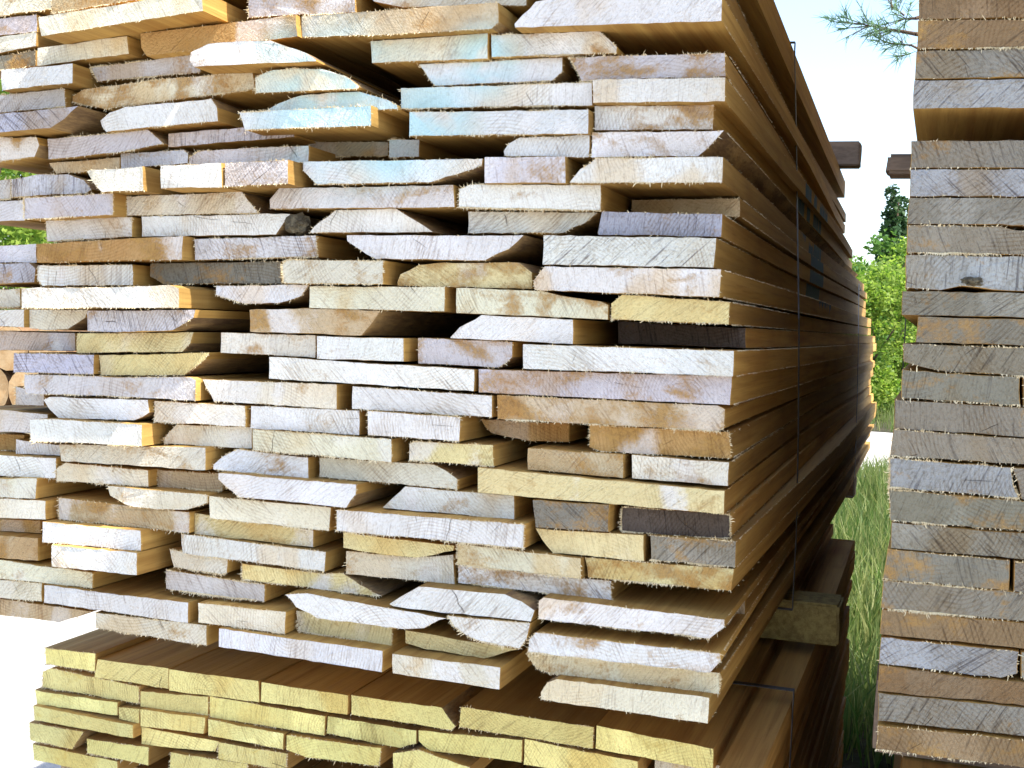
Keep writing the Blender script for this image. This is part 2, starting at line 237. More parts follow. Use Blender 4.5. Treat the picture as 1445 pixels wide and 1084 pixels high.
# tones: base colour of the sawn end, stain amount
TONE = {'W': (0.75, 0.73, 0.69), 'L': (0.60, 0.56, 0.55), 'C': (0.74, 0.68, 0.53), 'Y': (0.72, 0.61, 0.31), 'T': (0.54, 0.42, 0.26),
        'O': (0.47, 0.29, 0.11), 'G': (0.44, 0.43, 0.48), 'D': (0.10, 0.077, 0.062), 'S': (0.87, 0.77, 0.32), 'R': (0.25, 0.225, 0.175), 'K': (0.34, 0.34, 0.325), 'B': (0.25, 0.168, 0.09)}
MAIN = """
A0 0 C5|-100,-30 263,-75 263,45 -100,95
A0 0 T4|265,-70 700,-130 700,0 265,70
A0 7 C4|195,88 1035,-45 1035,75 210,205
A0 0 L4|-100,105 190,75 190,170 -100,200
A0 0 C3|-100,195 188,155 188,235 -100,290
A0 2 C3|190,235 650,172 660,275 188,338
A0 1 L6|1265,-60 1810,-70 1815,65 1265,90
A0 2 O6|715,165 1130,115 1510,68 1520,190 1000,262 745,290 720,250
A0 0 R6|-100,300 185,258 185,335 -100,375
A0 4 W1|25,350 395,315 395,435 30,472
A0 0 L4|440,340 1000,270 1000,380 480,425
A0 6 W5|970,265 1060,225 1230,207 1380,207 1510,250 1612,305 1612,335 985,360 965,330
A0 2 L2|-100,490 330,447 335,545 -100,585
A0 1 C7|368,470 430,432 870,375 1290,345 1300,455 545,557 368,520
B0 4 C2|35,390 130,352 260,340 380,348 500,385 570,440 560,455 35,478
B0 3 W1|95,578 160,525 280,482 450,465 580,462 680,490 770,530 772,572 95,590
A0 5 G2w|-100,590 400,540 335,610 260,660 -100,690
A0 2 W3|510,615 560,575 640,545 1080,505 1110,550 1115,620 540,675 520,650
A0 5 W1|1218,588 1894,555 1894,690 1245,712
A0 2 T8|-100,695 190,695 200,740 180,800 -100,835
A0 1 L4|245,705 760,658 810,700 838,748 600,795 250,828
A0 0 L4w|855,660 1500,605 1500,705 855,755
A0 0 T4|250,832 612,802 612,865 430,880 290,885
A0 0 L5|615,770 940,748 962,770 962,832 615,862
A0 2 L2|965,770 1010,735 1240,718 1575,705 1575,815 965,830
B0 -6 O4|312,708 715,708 715,805 312,812
B0 -2 L2|718,705 875,705 875,800 718,805
A0 0 L3|-100,925 58,915 58,1015 -100,1025
A0 1 L3w|60,915 180,890 350,888 430,920 468,965 440,985 60,1005
A0 5 C3|440,870 730,848 735,980 520,985 470,930
A0 6 W2|818,845 1130,830 1135,965 818,970
A0 6 L4w|1145,830 1469,815 1469,945 1145,962
B0 0 C4|560,-90 1425,-110 1420,28 790,38 640,10
B0 4 T6|272,85 850,42 1275,12 1280,120 1245,158 640,190 275,198
B0 2 C4|625,205 1225,165 1225,300 630,322
C0 2 W4|-25,165 530,145 575,185 618,225 615,272 -25,292
B0 1 W2|868,328 1604,295 1606,365 1555,412 950,437
B0 2 W3|778,450 1754,420 1754,545 778,562
B0 3 W1|832,572 1749,558 1749,682 832,695
C0 2 W1|38,772 62,735 120,702 478,688 476,803 42,797
B0 3 W4|280,820 1200,805 1195,840 1060,890 925,930 350,940 320,915 280,870
B0 3 L6|1205,802 1619,798 1622,935 1205,935
B0 2 L5|108,1010 160,952 1050,935 1055,1058 112,1066
B0 2 W2|1075,960 1130,938 1799,940 1799,1078 1072,1062
C0 5 W2|90,135 130,75 200,10 280,-5 1155,-20 1150,118 95,152
C0 2 C5|200,-130 1150,-150 1150,-24 280,-9
C0 2 L6|375,295 640,283 1170,270 1172,390 435,412 400,340
C0 3 W2|490,410 520,405 1172,394 1170,525 492,532
C0 1 W7|485,535 1095,528 1090,660 485,665
C0 2 W5|485,675 1160,668 1100,730 1030,798 482,803
C0 4 W2|375,930 430,860 510,805 1160,800 1155,935 375,935
C1 -10 T3|690,80 1245,72 1245,165 690,165
A1 0 L3|-100,90 128,80 128,185 -100,195
A1 4 L3|130,70 585,44 585,160 130,182
A1 1 C4|640,50 1225,25 1260,70 1315,148 640,160
A1 1 W3|235,185 675,165 675,268 240,292
A1 1 W3|722,165 1440,150 1480,150 1445,205 1410,258 722,268
A1 0 L2|-100,315 188,305 188,400 -100,400
A1 3 O8|190,305 600,280 935,265 930,385 640,390 190,400
A1 1 L6w|990,280 1614,262 1622,370 995,387
A1 1 G4w|-100,405 150,402 185,430 175,500 -100,515
A1 2 W3|190,415 680,410 680,515 215,518 190,485
A1 0 R6w|765,405 1434,392 1434,506 830,510 765,470
A1 7 W4|108,530 560,525 870,515 915,530 915,630 110,632
A1 0 C3|-100,540 105,532 105,625 -100,630
A1 1 W2|1100,518 1575,513 1540,570 1420,608 1250,610 1100,565
A1 2 W3|-50,640 135,640 135,730 -50,725
A1 1 C2|140,640 440,640 430,680 340,740 250,745 140,735
A1 5 L3w|440,645 1000,640 990,680 880,745 600,755 445,750
B1 2 T6|5,640 310,632 675,645 630,715 580,772 10,752
A1 0 L4|-100,745 385,760 385,850 -100,845
A1 2 Y3|390,760 990,755 970,810 930,855 390,860
A1 1 W5|1125,755 1609,772 1609,885 1125,858
A1 3 G1w|80,860 493,870 490,970 80,960
A1 2 Y2|495,872 1060,858 1040,890 930,975 500,975
B1 2 W4|108,880 1155,945 1155,1055 108,992
A2 3 L5|125,30 650,45 975,45 1000,60 1000,165 720,150 125,128
A2 0 L2|78,90 228,130 228,190 78,185
B1 1 W2|310,248 335,215 445,130 755,122 850,180 945,245
B1 0 W3|1120,138 1785,145 1720,200 1610,250 1120,250
B1 2 W4|500,260 1410,262 1330,330 1210,390 650,380 560,330 505,290
B1 3 C4|175,410 195,385 690,390 690,510 180,505
B1 1 Y8|760,500 775,460 870,412 1000,398 1384,400 1449,450 1450,535 760,520
B1 2 C4|312,520 1005,522 1005,650 312,632
B1 2 C7|1060,528 1500,540 1640,575 1800,597 1838,615 1838,690 1060,657
B1 2 W2|1028,780 1080,730 1190,667 1659,690 1659,815 1030,785
B1 2 W4|350,775 795,785 795,905 350,890
B1 1 L6|865,783 1350,803 1350,880 1280,935 868,915
C1 3 W4|135,815 1215,850 1210,980 135,940
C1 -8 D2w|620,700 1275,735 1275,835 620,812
C1 1 G5w|515,250 540,135 1155,150 1150,270 520,258
C1 3 W2w|240,260 1125,275 1110,425 235,410
C1 3 W4|190,490 245,420 1150,435 1140,578 195,540
C1 2 Y5|585,610 640,562 1195,600 1190,715 585,690
C2 2 L6|-90,5 1205,40 1195,187 -90,122
C2 2 T8|5,135 1130,190 1170,210 1165,305 1130,320 5,258
A2 3 W3|225,160 250,145 760,160 765,230 690,270 300,260 255,215
A2 2 C4|785,165 1250,190 1250,298 780,275
A2 2 C3|1030,55 1719,82 1719,208 1090,168
A2 1 L2|-100,198 250,235 250,330 -100,322
A2 5 W2|145,255 260,250 720,280 720,395 150,370
A2 1 C3|840,350 900,285 1285,300 1285,410 835,385
A2 2 W3|1280,190 1834,215 1834,340 1275,305
A2 -2 O6|-100,330 138,340 138,420 -100,420
A2 0 W4|70,360 298,390 298,445 70,435
A2 3 C5|300,385 1050,402 1048,520 310,472
A2 3 C3|1285,310 1999,360 1999,480 1290,415
A2 2 W4|-100,432 292,458 292,560 -100,545
A2 2 C3|285,510 330,480 755,520 755,605 285,575
A2 0 T3|800,515 1130,540 1130,630 800,610
A2 2 W5|1085,490 1130,450 1215,410 1574,455 1574,562 1085,515
B2 1 C3|362,455 950,488 1010,520 1070,565 1068,618 362,552
A2 3 C4|-100,560 190,560 185,665 -100,655
A2 3 C4|550,590 1060,635 1060,690 950,725 800,725 640,700 560,650
A2 4 W1|1113,530 1819,592 1815,640 1770,710 1215,655 1150,605 1113,565
B2 1 W3|685,710 740,655 800,600 1360,650 1360,775 690,715
A2 3 C3|-100,655 235,675 235,770 -100,760
A2 2 T7|300,655 975,730 972,842 305,770
A2 3 C4|1065,650 1689,710 1680,835 1070,770
A2 1 Y5|985,730 1594,820 1594,918 985,848
B2 4 W2|450,715 1410,790 1405,918 450,828
A2 -1 O4|-100,765 210,775 210,850 -100,835
A2 4 W2|215,780 720,825 720,930 215,885
A2 2 T6|-100,832 195,855 195,985 -100,965
A2 5 W2|262,900 700,940 700,1055 262,1010
A2 2 W4|922,840 1664,935 1655,1058 930,965
A2 1 C4|865,900 1165,950 1160,1040 1130,1048 885,1012
A3 2 C4|-100,5 475,85 475,168 -100,110
A3 1 L3|845,70 1350,145 1350,235 845,170
B3 1 Y4|-29,40 390,90 480,85 540,125 680,225 650,228 -29,140
A3 2 C3|-100,115 215,140 215,235 -100,210
A3 3 W2|225,150 960,240 960,345 225,240
A3 3 C3|1010,240 1459,288 1455,403 1010,342
A3 1 T3|-100,205 470,285 390,315 300,340 -100,290
A3 3 C4|485,290 1055,355 1055,460 485,370
A3 4 W1|1115,360 1954,475 1950,595 1115,465
B3 1 Y3|245,280 735,365 735,468 255,395
B3 4 W2|190,178 300,172 740,250 1015,300 980,330 900,370 780,375 350,320 245,262
B3 4 W1|722,240 780,190 870,138 1310,180 1400,215 1464,262 1445,340 1020,298 735,262
B3 4 W3|1020,305 1445,345 1430,420 1390,475 1250,450 1130,420 1050,360
B3 2 Y4|800,380 1380,480 1340,505 1200,545 900,495 800,465
B3 5 C3|735,480 1290,550 1285,682 735,600
B2 2 W4|530,90 1245,140 1245,250 530,205
B2 3 W2|610,215 1085,250 1080,372 610,340
B2 2 Y4|820,385 850,370 1250,390 1255,500 820,470
C2 -3 O4|-80,260 375,280 375,375 150,370 -30,330
B2 2 Y3|485,835 1055,905 1050,930 860,965 680,950 485,915
B3 1 C3|500,-22 860,10 1050,-5 1055,155 500,102
B3 3 C4|1065,-62 1700,15 1698,120 1065,45
B3 1 W6w|1070,50 1854,135 1854,258 1070,160
C2 3 R6w|185,670 580,695 575,835 200,810
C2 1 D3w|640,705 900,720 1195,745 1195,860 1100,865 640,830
C2 3 Y4|-95,505 1168,625 1165,742 -95,632
C2 2 T7|160,405 650,440 650,560 160,515
C2 2 C5|690,440 1190,480 1185,600 690,560
C2 1 O6|475,285 1190,325 1200,460 540,425 475,400
C2 2 Y2|200,815 755,850 755,985 650,975 290,940 230,870
C2 2 R6w|785,850 1225,880 1220,1015 790,975
C3 2 Y8|450,10 1215,70 1200,182 470,110
C3 4 W4|215,235 240,218 1165,332 1165,395 1090,452 215,352
C3 4 W6|165,390 200,355 1140,460 1145,520 1090,585 880,560 160,480
C3 2 C5|150,500 165,485 1060,590 1145,600 1140,715 280,610 200,580
C3 4 C4|225,700 260,640 310,620 1090,715 1080,858 230,735
C3 -18 T4|620,170 1270,205 1270,322 620,255
"""
LOW = """
A3 0 S3|230,470 490,500 488,590 235,555
A3 0 S3|495,528 860,575 860,682 480,620
A3 0 S2|862,580 1320,640 1325,750 862,690
B3 0 S2|70,645 512,712 510,812 65,745
B3 0 S3|525,712 990,775 1060,870 1040,890 525,810
B3 0 S2|1085,770 1764,875 1760,985 1075,875
C3 0 S3|510,865 1110,985 1110,1100 505,985
A3 0 S4|217,592 260,572 712,668 712,765 217,680
A3 0 S2|715,690 1062,720 1062,820 715,775
A3 0 S2|1068,715 1659,818 1655,922 1068,825
B3 0 S3|405,818 860,892 860,960 780,985 690,970 400,910
B3 0 S3|868,890 1400,940 1395,1070 930,1010 868,960
C3 0 S3|145,935 725,1050 725,1150 140,1066
A3 1 S3|180,675 220,685 600,740 600,820 185,760
A3 1 S3|605,770 712,780 712,860 605,835
A3 1 S2|716,780 1050,825 1040,910 716,870
A3 1 S3|1060,830 1449,905 1445,990 1060,915
B3 1 S2|195,915 680,980 670,1075 300,1030 195,990
B3 1 S3|740,990 870,970 1130,1060 1120,1160 740,1090
A3 2 S4|180,760 690,860 690,935 185,840
A3 0 S2|710,872 1110,945 1090,1000 880,985 710,960
A3 1 S3|1112,950 1464,1010 1464,1100 1110,1040
A3 2 S3|150,850 430,900 370,990 155,940
A3 1 S3|440,930 760,975 760,1070 445,1005
A3 1 S3|870,1000 1264,1060 1264,1150 865,1085
A3 1 S3|165,960 600,1050 600,1130 170,1040
"""
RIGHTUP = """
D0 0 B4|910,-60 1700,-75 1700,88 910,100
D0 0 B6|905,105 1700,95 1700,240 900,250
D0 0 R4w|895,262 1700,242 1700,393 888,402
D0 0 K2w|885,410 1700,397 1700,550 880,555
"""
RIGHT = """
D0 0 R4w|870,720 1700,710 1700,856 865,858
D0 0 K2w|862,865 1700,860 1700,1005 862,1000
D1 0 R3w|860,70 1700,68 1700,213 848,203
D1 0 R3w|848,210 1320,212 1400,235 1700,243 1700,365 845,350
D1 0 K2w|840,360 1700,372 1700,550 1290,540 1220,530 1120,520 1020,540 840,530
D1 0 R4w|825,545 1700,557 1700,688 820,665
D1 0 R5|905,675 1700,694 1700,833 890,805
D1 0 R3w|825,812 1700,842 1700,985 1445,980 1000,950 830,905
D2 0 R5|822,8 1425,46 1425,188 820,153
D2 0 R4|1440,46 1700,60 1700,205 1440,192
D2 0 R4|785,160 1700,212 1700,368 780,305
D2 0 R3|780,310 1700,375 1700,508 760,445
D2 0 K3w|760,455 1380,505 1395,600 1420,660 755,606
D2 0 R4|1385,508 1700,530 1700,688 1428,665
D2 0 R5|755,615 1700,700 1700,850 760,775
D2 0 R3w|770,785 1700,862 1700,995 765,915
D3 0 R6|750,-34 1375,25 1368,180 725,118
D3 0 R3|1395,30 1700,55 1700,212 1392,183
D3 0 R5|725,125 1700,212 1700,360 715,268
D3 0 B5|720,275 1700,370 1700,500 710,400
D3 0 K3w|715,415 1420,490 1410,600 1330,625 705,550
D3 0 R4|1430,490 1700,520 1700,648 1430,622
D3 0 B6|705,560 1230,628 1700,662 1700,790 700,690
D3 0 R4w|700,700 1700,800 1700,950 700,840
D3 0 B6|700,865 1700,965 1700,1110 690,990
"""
def parse(txt, Y0, extra=0.0):
    out = []
    for ln in txt.strip().splitlines():
        head, body = ln.split('|'); tile, d, tone = head.split()
        pts = []
        for p in body.split():
            x, y = p.split(','); x = float(x); y = float(y)
            pts.append((TX[tile[0]] + x * TS, TY[tile[1]] + y * TS))
        y = Y0 - float(d) * 0.01 + extra
        poly = [on_y(px, py, y) for px, py in pts]
        out.append(dict(y=y, P=[[p.x, p.z] for p in poly], tone=tone, d=float(d)))
    return out
def env(P, x, top):
    zs = []
    n = len(P)
    for i in range(n):
        (x0, z0), (x1, z1) = P[i], P[(i + 1) % n]
        if (x0 - x) * (x1 - x) <= 0 and abs(x1 - x0) > 1e-9: zs.append(z0 + (z1 - z0) * (x - x0) / (x1 - x0))
    return (max(zs) if top else min(zs)) if zs else None
def relax(B, it=40):
    """boards that were traced a little into each other are pushed apart until they only touch"""
    n = len(B)
    for b in B: b['t0'] = max(p[1] for p in b['P']) - min(p[1] for p in b['P'])
    for k in range(it):
        bb = [(min(p[0] for p in b['P']), max(p[0] for p in b['P']), min(p[1] for p in b['P']), max(p[1] for p in b['P'])) for b in B]
        mv = [0.0] * n; sq = [[0.0, 0.0] for _ in B]
        for b in B: b['P0'] = [list(p) for p in b['P']]
        for i in range(n):
            for j in range(i + 1, n):
                ox = min(bb[i][1], bb[j][1]) - max(bb[i][0], bb[j][0]); oz = min(bb[i][3], bb[j][3]) - max(bb[i][2], bb[j][2])
                if ox <= 0 or oz <= 0: continue
                a, c = (i, j) if bb[i][2] + bb[i][3] > bb[j][2] + bb[j][3] else (j, i)
                x0 = max(bb[i][0], bb[j][0]); pen = 0
                for s in range(9):
                    x = x0 + ox * (0.02 + 0.12 * s)
                    lo_, hi_ = env(B[a]['P'], x, False), env(B[c]['P'], x, True)
                    la, hc = env(B[a]['P'], x, True), env(B[c]['P'], x, False)
                    if lo_ is None or hi_ is None or la < hc: continue
                    pen = max(pen, hi_ - lo_)
                if pen <= 0: continue
                if pen < ox:
                    sq[a][0] += min(pen, 0.004) * 0.3; sq[c][1] += min(pen, 0.004) * 0.3
                else:
                    l, r = (i, j) if bb[i][0] + bb[i][1] < bb[j][0] + bb[j][1] else (j, i)
                    mv[l] -= ox * 0.25; mv[r] += ox * 0.25
        for q, b in enumerate(B):
            zc = (bb[q][2] + bb[q][3]) / 2; thick = bb[q][3] - bb[q][2]
            for p in b['P']:
                p[0] += max(-0.003, min(0.003, mv[q]))
                f = (p[1] - zc) / thick                              # -0.5 .. 0.5
                xm = (p[0] - bb[q][0]) / (bb[q][1] - bb[q][0])
                mid = env0(b['P0'], xm)
                if thick > 0.84 * b['t0']:
                    if p[1] < mid: p[1] += sq[q][0]
                    else: p[1] -= sq[q][1]
                elif k < 12: p[1] += max(-0.0006, min(0.0006, (sq[q][0] - sq[q][1]) * 0.4))
def env0(P0, f):
    x0 = min(p[0] for p in P0); x1 = max(p[0] for p in P0); x = x0 + (x1 - x0) * min(0.97, max(0.03, f))
    t_, b_ = env(P0, x, True), env(P0, x, False)
    return (t_ + b_) / 2

def build_board(b, length, mats, parent, origin, spl, fuzz, segs=5, bow=0.006, sagf=None):
    """one plank: traced outline at the near end, slightly uneven edges, a faint bow along its length"""
    P = b['P']; n = len(P)
    area = sum(P[i][0] * P[(i + 1) % n][1] - P[(i + 1) % n][0] * P[i][1] for i in range(n))
    if area > 0: P = P[::-1]                                             # clockwise seen from the front
    pts = []; slant = []
    for i in range(n):
        (x0, z0), (x1, z1) = P[i], P[(i + 1) % n]
        L = math.hypot(x1 - x0, z1 - z0); k = max(1, int(L / 0.011))
        sl = abs(x1 - x0) > 0.006 and abs(z1 - z0) > 0.25 * abs(x1 - x0) and abs(z1 - z0) > 0.006
        for s in range(k):
            f = s / k; j = 0.0006 if s else 0.0003
            if sl: j *= 2
            pts.append((x0 + (x1 - x0) * f + random.uniform(-j, j), z0 + (z1 - z0) * f + random.uniform(-j, j))); slant.append(sl)
    cx = sum(p[0] for p in pts) / len(pts); cz = sum(p[1] for p in pts) / len(pts); m = len(pts)
    ph, ph2 = random.uniform(0, 6.28), random.uniform(-1, 1)
    verts = []; ys = [0.0, 0.0025] + [length * s / segs for s in range(1, segs + 1)]
    for q, y in enumerate(ys):
        dx = bow * (math.sin(ph + y * 1.7) - math.sin(ph)) + (0.003 * ph2 + b.get('shear', 0.0)) * y
        sh = 0.0007 if q == 0 else 0.0
        for (x, z) in pts:
            vx, vz = x - cx, z - cz
            l = math.hypot(vx, vz) or 1
            verts.append((vx - sh * vx / l + dx, y + (random.uniform(-0.0012, 0.0004) if q == 0 else 0), vz - sh * vz / l))
    faces = [list(range(m))]; mi = [0]
    for q in range(len(ys) - 1):
        for i in range(m):
            a, c = q * m + i, q * m + (i + 1) % m
            faces.append([c, a, a + m, c + m]); mi.append(2 if slant[i] else 1)
    faces.append([(len(ys) - 1) * m + i for i in range(m)][::-1]); mi.append(0)
    me = mesh('plank', verts, faces, mats, mi)
    o = link('plank', me, parent, Vector((cx, b['y'], cz)) - origin)
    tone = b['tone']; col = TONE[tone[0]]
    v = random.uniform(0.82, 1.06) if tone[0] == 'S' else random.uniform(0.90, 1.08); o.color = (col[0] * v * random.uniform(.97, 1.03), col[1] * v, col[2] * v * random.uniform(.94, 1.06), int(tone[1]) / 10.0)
    # loose saw fibres hanging from the cut edges
    dens = fuzz * random.choice((0.0, 0.1, 0.4, 0.9, 1.4, 2.4))
    side_d = random.choice((0.0, 0.2, 1.0))
    for i in range(m):
        (x0, z0), (x1, z1) = pts[i], pts[(i + 1) % m]
        L = math.hypot(x1 - x0, z1 - z0)
        if L < 1e-6: continue
        nx, nz = -(z1 - z0) / L, (x1 - x0) / L                          # outward for clockwise order
        wgt = 1.0 if nz < -0.5 else (0.45 if nz > 0.5 else 1.0 * side_d)
        cl = 0.15 + 2.6 * max(0, noise.noise(Vector((x0 * 22, z0 * 22, cx * 9))) + 0.05)
        for s in range(int(L * 1700 * dens * wgt * cl + random.random())):
            f = random.random(); x, z = x0 + (x1 - x0) * f, z0 + (z1 - z0) * f
            ln = random.uniform(0.0010, 0.0042) * (2.1 if random.random() < 0.07 else 1)
            dv = Vector((nx * 0.7 + random.uniform(-0.8, 0.8), -random.uniform(0.1, 0.9), nz * 0.7 + random.uniform(-0.6, 0.4))).normalized() * ln
            pv = Vector((x - nx * 0.0008, b['y'] - 0.0004, z - nz * 0.0008)) - origin
            wv = Vector((random.uniform(-1, 1), random.uniform(-.3, .3), random.uniform(-1, 1))).normalized() * random.uniform(0.0003, 0.0008)
            k = len(spl[0]); mid = pv + dv * 0.55 + Vector((random.uniform(-1, 1), random.uniform(-1, 1), random.uniform(-1, 0.6))) * ln * 0.15
            spl[0].extend((pv - wv, pv + wv, mid + wv * 0.7, mid - wv * 0.7, pv + dv)); spl[1].extend(((k, k + 1, k + 2, k + 3), (k + 3, k + 2, k + 4)))
    if b.get('rim'):                                                     # fibres along the long right-hand edges
        xm = max(p[0] for p in pts); za = [p[1] for p in pts if p[0] > xm - 0.006]
        for zz in (min(za), max(za)):
            for _ in range(int(260 * random.choice((0.2, 1, 1.6)))):
                y = 0.02 + (length * 0.8) * random.random() ** 1.6; ln = random.uniform(0.0015, 0.004)
                dx = bow * (math.sin(ph + y * 1.7) - math.sin(ph)) + (0.003 * ph2 + b.get('shear', 0.0)) * y
                pv = Vector((xm + dx - 0.0006, b['y'] + y, zz)) - origin; dv = Vector((random.uniform(.2, 1), random.uniform(-1, 1), random.uniform(-.6, .6))).normalized() * ln
                wv = Vector((0, 0.6, 0.6)) * random.uniform(0.0003, 0.0008); k = len(spl[0]); spl[0].extend((pv - wv, pv + wv, pv + dv)); spl[1].append((k, k + 1, k + 2))
    return o
def box(verts, faces, c, s, jit=0.0):
    k = len(verts)
    for dx in (-1, 1):
        for dy in (-1, 1):
            for dz in (-1, 1):
                verts.append((c[0] + dx * s[0] / 2 + random.uniform(-jit, jit), c[1] + dy * s[1] / 2, c[2] + dz * s[2] / 2 + random.uniform(-jit, jit)))
    for f in ((0, 1, 3, 2), (4, 6, 7, 5), (0, 4, 5, 1), (2, 3, 7, 6), (0, 2, 6, 4), (1, 5, 7, 3)): faces.append([k + i for i in f])

def filler(parent, origin, name, x0, x1, z0, z1, y0, ln, th, mats, gap=0.002, jx=0.03, jy=0.03, jl=0.25, shear=0.0):
    """rows of planks the photograph does not show, joined into one part"""
    verts, faces, mi = [], [], []
    z = z1
    while z - th >= z0 - 0.004:
        x = x0 + random.uniform(-jx, jx)
        while x < x1 - 0.05:
            wd = min(random.uniform(0.13, 0.24), x1 + random.uniform(-jx, jx) * 0.5 - x)
            if wd < 0.05: break
            l = ln + random.uniform(-jl, jl)
            box(verts, faces, (x + wd / 2 - origin.x, y0 + l / 2 + random.uniform(-jy, jy) - origin.y, z - th / 2 - origin.z), (wd - 0.004, l, th - 0.0015)); mi += [1, 1, 0, 1, 1, 1]
            x += wd
        z -= th
    verts = [(p[0] + shear * (p[1] + origin.y - y0), p[1], p[2]) for p in verts]
    o = link(name, mesh(name, verts, faces, mats, mi), parent); o['kind'] = 'stuff'; o.color = (0.66, 0.58, 0.44, 0.4)
    return o

# ------------------------------------------------------------------ reference distances
Y_MAIN = 1.50; Y_LOW = Y_MAIN + 0.13; Y_RIGHT = Y_MAIN - 0.15
for (px, py, r) in ((478, 150, 0.16), (470, 118, 0.09), (550, 205, 0.08), (680, 84, 0.07), (600, 170, 0.10), (395, 75, 0.06)):
    c = on_y(px, py, Y_MAIN - 0.03); SPRAY.append(((c.x, c.y, c.z), r))
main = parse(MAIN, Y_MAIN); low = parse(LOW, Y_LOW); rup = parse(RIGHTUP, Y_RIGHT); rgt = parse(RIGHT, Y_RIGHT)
low.append(dict(y=Y_LOW - 0.05, P=[[p.x, p.z] for p in (on_y(1013, 1086, Y_LOW - .05), on_y(1072, 1095, Y_LOW - .05), on_y(1072, 1127, Y_LOW - .05), on_y(1013, 1118, Y_LOW - .05))], tone='S3', d=0))
relax(main, 24); relax(low, 24); relax(rup, 10); relax(rgt, 20)
def bb(B): return (min(p[0] for b in B for p in b['P']), max(p[0] for b in B for p in b['P']), min(p[1] for b in B for p in b['P']), max(p[1] for b in B for p in b['P']))
print('main', bb(main)); print('low', bb(low)); print('rup', bb(rup)); print('right', bb(rgt))
MX0, MX1, MZ0, MZ1 = bb(main); LX0, LX1, LZ0, LZ1 = bb(low); RX0, RX1, RZ0, RZ1 = bb(rgt); UX0, UX1, UZ0, UZ1 = bb(rup)
# the blue brush marks sit on the right side of the main pack
xs = MX1 - 0.01
def prect(px0, px1, pyc, pya, pyb):
    a = on_x(px0, pyc, xs); c = on_x(px1, pyc, xs); t_ = on_x((px0 + px1) / 2, pya, xs); u_ = on_x((px0 + px1) / 2, pyb, xs)
    PAINT.append((a.y, c.y, u_.z, t_.z))
prect(1162, 1170, 290, 252, 335); prect(1173, 1177, 300, 272, 320); prect(1180, 1191, 325, 292, 356); prect(1169, 1186, 390, 348, 434)

for b in main:
    if max(p[0] for p in b['P']) > MX1 - 0.07: b['rim'] = True
M = {}
M['end'] = end_grain('sawn_end_grain', 0.0, bleach=(0.78, 0.75, 0.72))
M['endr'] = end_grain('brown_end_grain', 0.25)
M['ends'] = end_grain('sprayed_end_grain', 0.0, spray=True, bleach=(0.78, 0.75, 0.72))
M['endw'] = end_grain('weathered_end_grain', 0.6)
M['endlow'] = end_grain('yellow_end_grain', 0.0, (0.50, 0.36, 0.10))
M['side'] = long_grain('planed_side_wood', (0.52, 0.335, 0.10), (0.36, 0.205, 0.055), paint=True)
M['sidelow'] = long_grain('brown_side_wood', (0.54, 0.34, 0.11), (0.40, 0.23, 0.07))
M['wane'] = simple('waney_edge_bark', (0.40, 0.27, 0.12), (0.16, 0.10, 0.055), 40, 0.9, 0.9, 0.003, (1, 0.2, 1))
M['splinter'] = simple('pale_fibre', (0.80, 0.70, 0.48), (0.66, 0.52, 0.30), 30, 0.7, 0.0)
M['bearer'] = simple('grey_bearer_wood', (0.27, 0.20, 0.15), (0.15, 0.11, 0.085), 24, 0.85, 0.6, 0.002, (0.3, 1, 1))
M['bearery'] = simple('rough_yellow_bearer', (0.42, 0.33, 0.12), (0.22, 0.16, 0.06), 90, 0.9, 0.9, 0.003)
M['strap'] = simple('steel_strap', (0.10, 0.095, 0.10), (0.05, 0.045, 0.045), 50, 0.45, 0.2, 0.0005)
M['bark'] = simple('loose_bark', (0.20, 0.17, 0.11), (0.06, 0.05, 0.035), 90, 0.95, 1.0, 0.004)
M['strap'].node_tree.nodes['Principled BSDF'].inputs['Metallic'].default_value = 0.6

def pack(name, B, length, origin, mats, matsw, fuzz, label, bow=0.006, jl=0.12, lenf=None):
    e = empty(name, origin); tag(e, label, 'lumber pack')
    spl = ([], [])
    for b in B:
        o = build_board(b, (lenf(b) if lenf else length + random.uniform(-jl, jl)), matsw if b['tone'].endswith('w') else mats, e, origin, spl, fuzz, bow=bow)
        cw = Vector((sum(p[0] for p in b['P']) / len(b['P']), b['y'], sum(p[1] for p in b['P']) / len(b['P'])))
        if any((cw - Vector(c)).length < r_ + 0.14 for c, r_ in SPRAY) and not b['tone'].endswith('w'):
            o.data.materials[0] = M['ends']
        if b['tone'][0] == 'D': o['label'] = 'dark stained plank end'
        elif b['tone'].endswith('w') and b['tone'][0] == 'G': o['label'] = 'grey weathered plank end with dark saw streaks'
    s = link('splinter', mesh('splinter', spl[0], spl[1], [M['splinter']]), e); s['kind'] = 'stuff'
    return e
mats = [M['end'], M['side'], M['wane']]; matsw = [M['endw'], M['side'], M['wane']]
MLEN = 3.55
MTOP = MZ1 + 0.06
def far_end(z):                                                      # the upper rows are a little shorter
    f = max(0.0, min(1.0, (z - 1.70) / 0.12))
    return Y_MAIN + MLEN - f * (MLEN - 2.95) + random.uniform(-0.1, 0.1)
TOPSHEAR = -0.021                                                    # and lie slightly askew
for b in main:
    zc = sum(p[1] for p in b['P']) / len(b['P']); b['shear'] = TOPSHEAR * max(0.0, min(1.0, (zc - 1.52) / 0.35))
o_main = Vector(((MX0 + MX1) / 2, Y_MAIN, MZ0))
p_main = pack('lumber_pack', main, MLEN, o_main, mats, matsw, 1.0, 'big pack of pale rough-sawn planks with uneven ends, in the middle',
              lenf=lambda b: far_end(max(p[1] for p in b['P'])) - b['y'])
filler(p_main, o_main, 'upper_planks', MX0, on_y(1021, 20, Y_MAIN).x, MZ1 - 0.005, MTOP, Y_MAIN, 2.9, 0.030, mats, jl=0.08, shear=TOPSHEAR)
